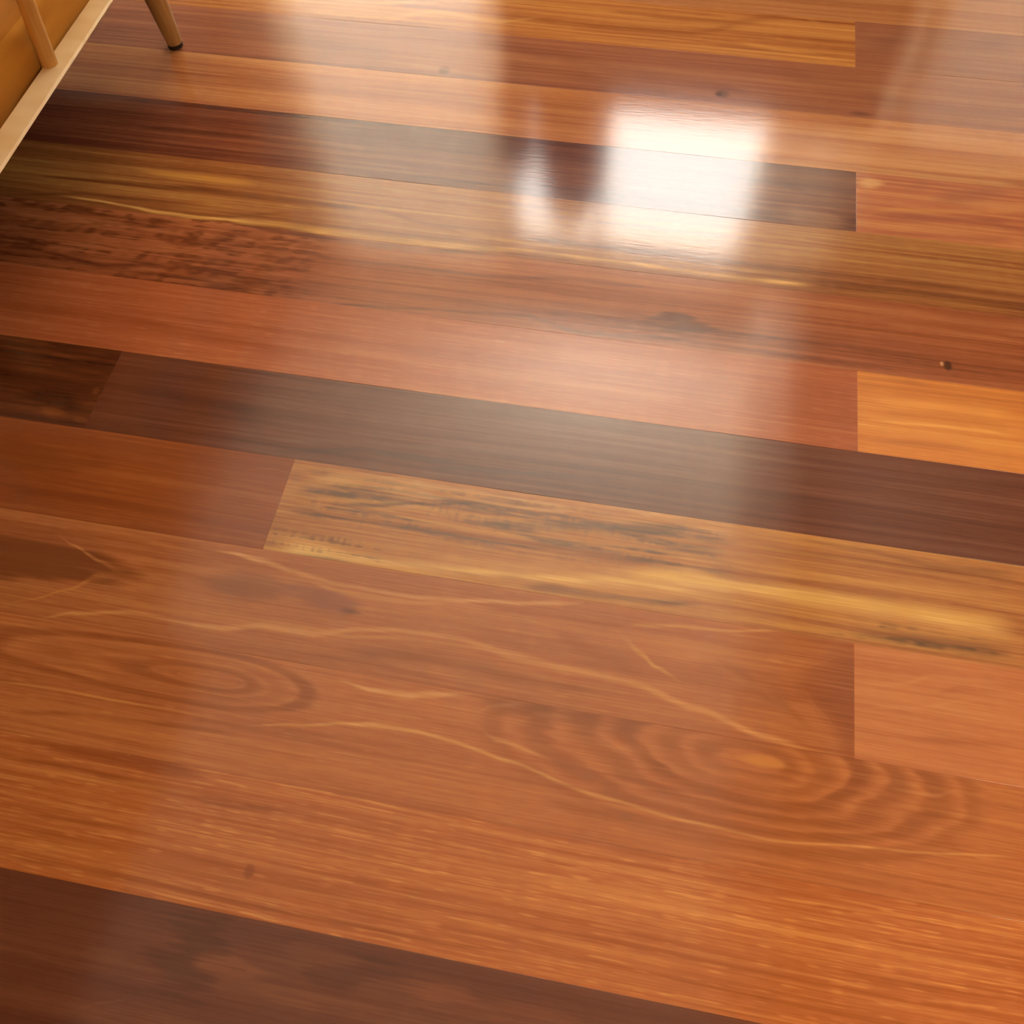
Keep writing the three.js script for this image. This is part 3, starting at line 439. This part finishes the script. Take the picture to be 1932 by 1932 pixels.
// out of view under the window: dark shapes placed for their dark reflection
{
  const t = thing('unseen_sideboard', 'dark timber sideboard out of view below the window, placed for its dark reflection', 'unseen_sideboard', 0.05, 0, -3.36), W = 1.48, Hh = 1.07, D = 0.42;
  part('carcass', boxAt(W - 0.04, Hh - 0.13, D - 0.02, 0, 0.10 + (Hh - 0.13) / 2, -0.005), darkWood, t);
  part('top', boxAt(W, 0.03, D, 0, Hh - 0.015, 0, 0.006), darkWood, t);
  part('plinth', boxAt(W - 0.12, 0.1, D - 0.08, 0, 0.05, 0), darkWood, t);
  for (let k = 0; k < 3; k++) { const d = part('door', boxAt(0.465, 0.8, 0.018, -0.475 + 0.475 * k, 0.53, D / 2 - 0.007, 0.004), darkWood, t); part('knob', new THREE.SphereGeometry(0.014, 16, 12).translate(-0.475 + 0.475 * k + 0.19, 0.6, D / 2 + 0.014), std(0x8a6a3a, 0.3, { metalness: 0.8 }), d); }
  const u = thing('unseen_silhouette', 'tall dark urn with rounded top standing on the sideboard', 'unseen_silhouette', -0.40, Hh, -3.30);  // silhouette out of view; its kind is chosen for the dark reflection
  const pr = [[0, 0], [0.12, 0], [0.138, 0.03], [0.15, 0.25], [0.143, 0.38], [0.126, 0.5], [0.106, 0.6], [0.082, 0.68], [0.048, 0.725], [0, 0.735]].map(([x, y]) => new THREE.Vector2(x, y));
  part('body', new THREE.LatheGeometry(pr, 48), std(0x1d1512, 0.5), u);
  const b = thing('unseen_box', 'dark block out of view, widening the dark reflection beside the urn', 'box', -0.625, Hh, -3.30);  // block out of view that widens the reflected silhouette
  part('body', boxAt(0.12, 0.36, 0.22, 0, 0.18, 0, 0.006), darkWood, b); part('lid', boxAt(0.126, 0.02, 0.226, 0, 0.37, 0, 0.004), darkWood, b);
}

{  // unseen dark unit out of view, placed to darken the left of the floor
  const t = thing('unseen_cabinet', 'low dark timber cabinet out of view, placed to darken the floor on the left', 'unseen_cabinet', -1.535, 0, 0.10), W = 0.91, Hh = 1.2, D = 1.66;
  part('carcass', boxAt(W - 0.03, Hh - 0.11, D - 0.02, -0.012, 0.08 + (Hh - 0.11) / 2, 0), darkWood, t);
  part('top', boxAt(W, 0.03, D, 0, Hh - 0.015, 0, 0.006), darkWood, t);
  part('plinth', boxAt(W - 0.08, 0.08, D - 0.08, -0.01, 0.04, 0), darkWood, t);
  for (let k = 0; k < 3; k++) { const d = part('door', boxAt(0.018, 1.0, 0.51, W / 2 - 0.02, 0.63, -0.525 + 0.525 * k, 0.004), darkWood, t); part('knob', new THREE.SphereGeometry(0.014, 16, 12).translate(W / 2, 0.7, -0.525 + 0.525 * k + 0.2), std(0x8a6a3a, 0.3, { metalness: 0.8 }), d); }
}

// ---------------------------------------------------------------- the floor boards
{
  const generic = [];
  for (let k = 0; k < 6; k++) generic.push(k);
  const mats = new Map();
  const boardMaterial = (tex) => new THREE.MeshPhysicalMaterial({ map: tex, roughness: 0.13, ior: 1.8, bumpMap: grainBumpUV1, bumpScale: 0.00005 });
  const grainBumpUV1 = grainBump; grainBumpUV1.channel = 1;
  let count = 0;
  const spare = ['#0', '#1', '#2', '#3', '#4', '#5'].map((_, k) => {
    const c = [[0xb8673a, 0x8c4526, 0xd08a50], [0x6d3522, 0x4c2216, 0x8a4a2e], [0xa65a30, 0x7c3c20, 0xc98048], [0xc07642, 0x96502c, 0xdb9a5c], [0x93502c, 0x6a3319, 0xb87440], [0xad5f36, 0x834325, 0xcc844e]][k];
    return boardMaterial(plankTexture({ a0: 0, a1: 2, base: c[0], dark: c[1], light: c[2], con: [0.4, 0.5, 0.25, 0.25], seed: 90 + k, f: [] }, 1024, 96));
  });
  const rows = Math.ceil((Z1 - ROW0) / ROW), first = Math.ceil((Z0 - ROW0) / ROW) - 1;
  for (let k = first; k < rows; k++) {
    const list = PLANKS.filter((p) => p.k === k).sort((p, q) => p.a0 - q.a0), segs = [];
    let lo = list.length ? list[0].a0 : 0.4 + (k % 3) * 0.63 - 1.9 * 3, hi = list.length ? list[list.length - 1].a1 : lo;
    for (const p of list) segs.push(p);
    while (hi < X1) { segs.push({ a0: hi, a1: hi + 1.9 }); hi += 1.9; }
    while (lo > X0) { segs.unshift({ a0: lo - 1.9, a1: lo }); lo -= 1.9; }
    for (const s of segs) {
      const a0 = Math.max(s.a0, X0), a1 = Math.min(s.a1, X1); if (a1 - a0 < 0.02) continue;
      const z = ROW0 + k * ROW; if (z < Z0 - 0.1 || z > Z1) continue;
      const L = a1 - a0;
      const g = plankGeometry(L, 100 + count * 3 + k * 11);
      let mat;
      if (s.base !== undefined) { s.a0 = a0; s.a1 = a1; mat = boardMaterial(plankTexture(s, clampInt(L * 1000), 192)); } else mat = spare[(count * 5 + k * k + 60) % 6];
      const m = part('plank', g, mat, floor); m.position.set(a0, 0, z); count++;
    }
  }
  function clampInt(x) { return Math.min(2048, Math.round(x)); }
}

// ---------------------------------------------------------------- the armchair
{
  const HR = 0.30;                                    // top of the seat rails
  const t = thing('armchair', 'pale timber armchair with mustard yellow cushion, round upright posts and tapered round legs', 'chair', -1.42, 0, -1.38);
  const bx = (w, h, d, x, y, z, r) => boxAt(w, h, d, x + 1.42, y, z + 1.38, r);
  const rail = (xo, dir, z0, z1) => {                 // side rail: flat top that narrows towards the front, undercut outer edge
    const pos = [], idx = [], n = 10, ring = (w) => [[0, HR - 0.003], [0.003, HR], [w - 0.002, HR], [w, HR - 0.002], [w, HR - 0.042], [w - 0.003, HR - 0.042], [0.0, HR - 0.0035]];
    for (let i = 0; i <= n; i++) { const z = z0 + (z1 - z0) * i / n, w = 0.0475 - 0.0115 * i / n; for (const [x, y] of ring(w)) pos.push(xo - dir * (x + 0.016 * i / n) + 1.42, y, z + 1.38); }
    const m = 7; for (let i = 0; i < n; i++) for (let p = 0; p < m; p++) { const a = i * m + p, b = i * m + (p + 1) % m, c = a + m, d = b + m; dir > 0 ? idx.push(a, b, c, c, b, d) : idx.push(a, c, b, c, d, b); }
    for (let p = 1; p < m - 1; p++) { idx.push(0, dir > 0 ? p + 1 : p, dir > 0 ? p : p + 1); const o = n * m; idx.push(o, o + (dir > 0 ? p : p + 1), o + (dir > 0 ? p + 1 : p)); }
    let g = new THREE.BufferGeometry(); g.setAttribute('position', new THREE.Float32BufferAttribute(pos, 3)); g.setIndex(idx);
    g = toCreasedNormals(g, 0.5); const u = []; for (let i = 0; i < g.attributes.position.count; i++) u.push(g.attributes.position.getX(i) * 4, g.attributes.position.getZ(i) * 0.8 + g.attributes.position.getY(i) * 4); g.setAttribute('uv', new THREE.Float32BufferAttribute(u, 2));
    return g;
  };
  part('side_rail', rail(-1.0165, 1, -0.93, -1.88), paleWood, t);
  part('side_rail', rail(-1.8235, -1, -0.93, -1.88), paleWood, t);
  part('front_rail', bx(0.72, 0.05, 0.035, -1.42, HR - 0.026, -1.862, 0.004), paleWood, t);
  part('back_rail', bx(0.72, 0.05, 0.035, -1.42, HR - 0.026, -0.95, 0.004), paleWood, t);
  const tube = (p, q, r0, r1, mat) => {
    const a = new THREE.Vector3(...p), b = new THREE.Vector3(...q), d = b.clone().sub(a), L = d.length();
    const g = new THREE.CylinderGeometry(r1, r0, L, 28, 1).translate(0, L / 2, 0);
    g.applyQuaternion(new THREE.Quaternion().setFromUnitVectors(new THREE.Vector3(0, 1, 0), d.normalize())).translate(a.x + 1.42, a.y, a.z + 1.38); return g;
  };
  for (const [sx, front] of [[1, 1], [1, 0], [-1, 1], [-1, 0]]) {
    const X = (x) => sx > 0 ? x : -2.84 - x, fx = front ? -1.131 : -1.25, fz = front ? -1.769 : -0.99, tx = front ? -1.147 : -1.235, tz = front ? -1.765 : -1.0;
    const leg = part('leg', tube([X(fx), 0.009, fz], [X(tx), HR - 0.045, tz], 0.0175, 0.031), legWood, t);
    part('foot_shade', tube([X(fx), 0.0, fz], [X(fx - 0.0004), 0.0092, fz], 0.0168, 0.0168), footShade, leg);  // dark disc under the leg, its colour standing in for the shadow line
  }
  for (const sx of [1, -1]) {
    const X = (x) => sx > 0 ? x : -2.84 - x;
    for (const z of [-1.261, -1.83, -0.97]) {
      const y1 = z === -0.97 ? 0.57 : 0.56, q = [X(-1.058 + 0.0345 * (z === -1.261 ? 1 : 0.6)), y1, z];
      part('arm_post', tube([X(-1.058), HR - 0.012, z], q, 0.0140, 0.0128), postWood, t);
    }
    const s = new THREE.Shape(); s.moveTo(0.03, 0); s.quadraticCurveTo(0.036, 0.5, 0.02, 0.98); s.quadraticCurveTo(0, 1.0, -0.02, 0.98); s.quadraticCurveTo(-0.036, 0.5, -0.03, 0); s.closePath();
    const g = new THREE.ExtrudeGeometry(s, { depth: 0.022, bevelEnabled: true, bevelSize: 0.005, bevelThickness: 0.005, bevelSegments: 3, curveSegments: 20 }).rotateX(-Math.PI / 2);
    part('armrest', g.translate(X(-1.032) + 1.42, 0.555, -0.9 + 1.38), paleWood, t);
  }
  // backrest frame: uprights, top rail
  for (const sx of [1, -1]) part('back_upright', tube([-1.42 + sx * 0.32, HR - 0.03, -0.955], [-1.42 + sx * 0.32, 0.80, -0.80], 0.017, 0.015), paleWood, t);
  part('back_top_rail', bx(0.72, 0.06, 0.026, -1.42, 0.80, -0.80, 0.008), paleWood, t);
  // cushions
  const velvet = new THREE.MeshPhysicalMaterial({ color: 0xffffff, roughness: 0.95, map: mottle(0xc98c30, 0xb27422, 3, 3, 0.7), sheen: 0.3, sheenColor: 0xffd890, sheenRoughness: 0.5 });
  function cushion(w, h, d, r, bulge) {
    const g = new RoundedBoxGeometry(w, h, d, 10, r), p = g.attributes.position;
    for (let i = 0; i < p.count; i++) {
      const x = p.getX(i) / (w / 2), z = p.getZ(i) / (d / 2), y = p.getY(i), s = (1 - x * x) * (1 - z * z);
      p.setY(i, y + Math.sign(y) * bulge * Math.max(0, s));
    }
    g.computeVertexNormals(); return g;
  }
  part('seat_cushion', cushion(0.703, 0.12, 0.90, 0.025, 0.015).rotateY(-0.03).translate(0, 0.318, -1.42 + 1.38), velvet, t);
  part('back_cushion', cushion(0.70, 0.13, 0.44, 0.04, 0.025).rotateX(1.25).translate(0, 0.60, -0.93 + 1.38), velvet, t);
  part('gap_shade_panel', bx(0.66, 0.012, 0.88, -1.42, HR - 0.05, -1.40, 0.003), std(0x241a12, 0.9), t);  // dark panel added so the gap beside the cushion looks shaded
}
renderer.render(scene, camera);
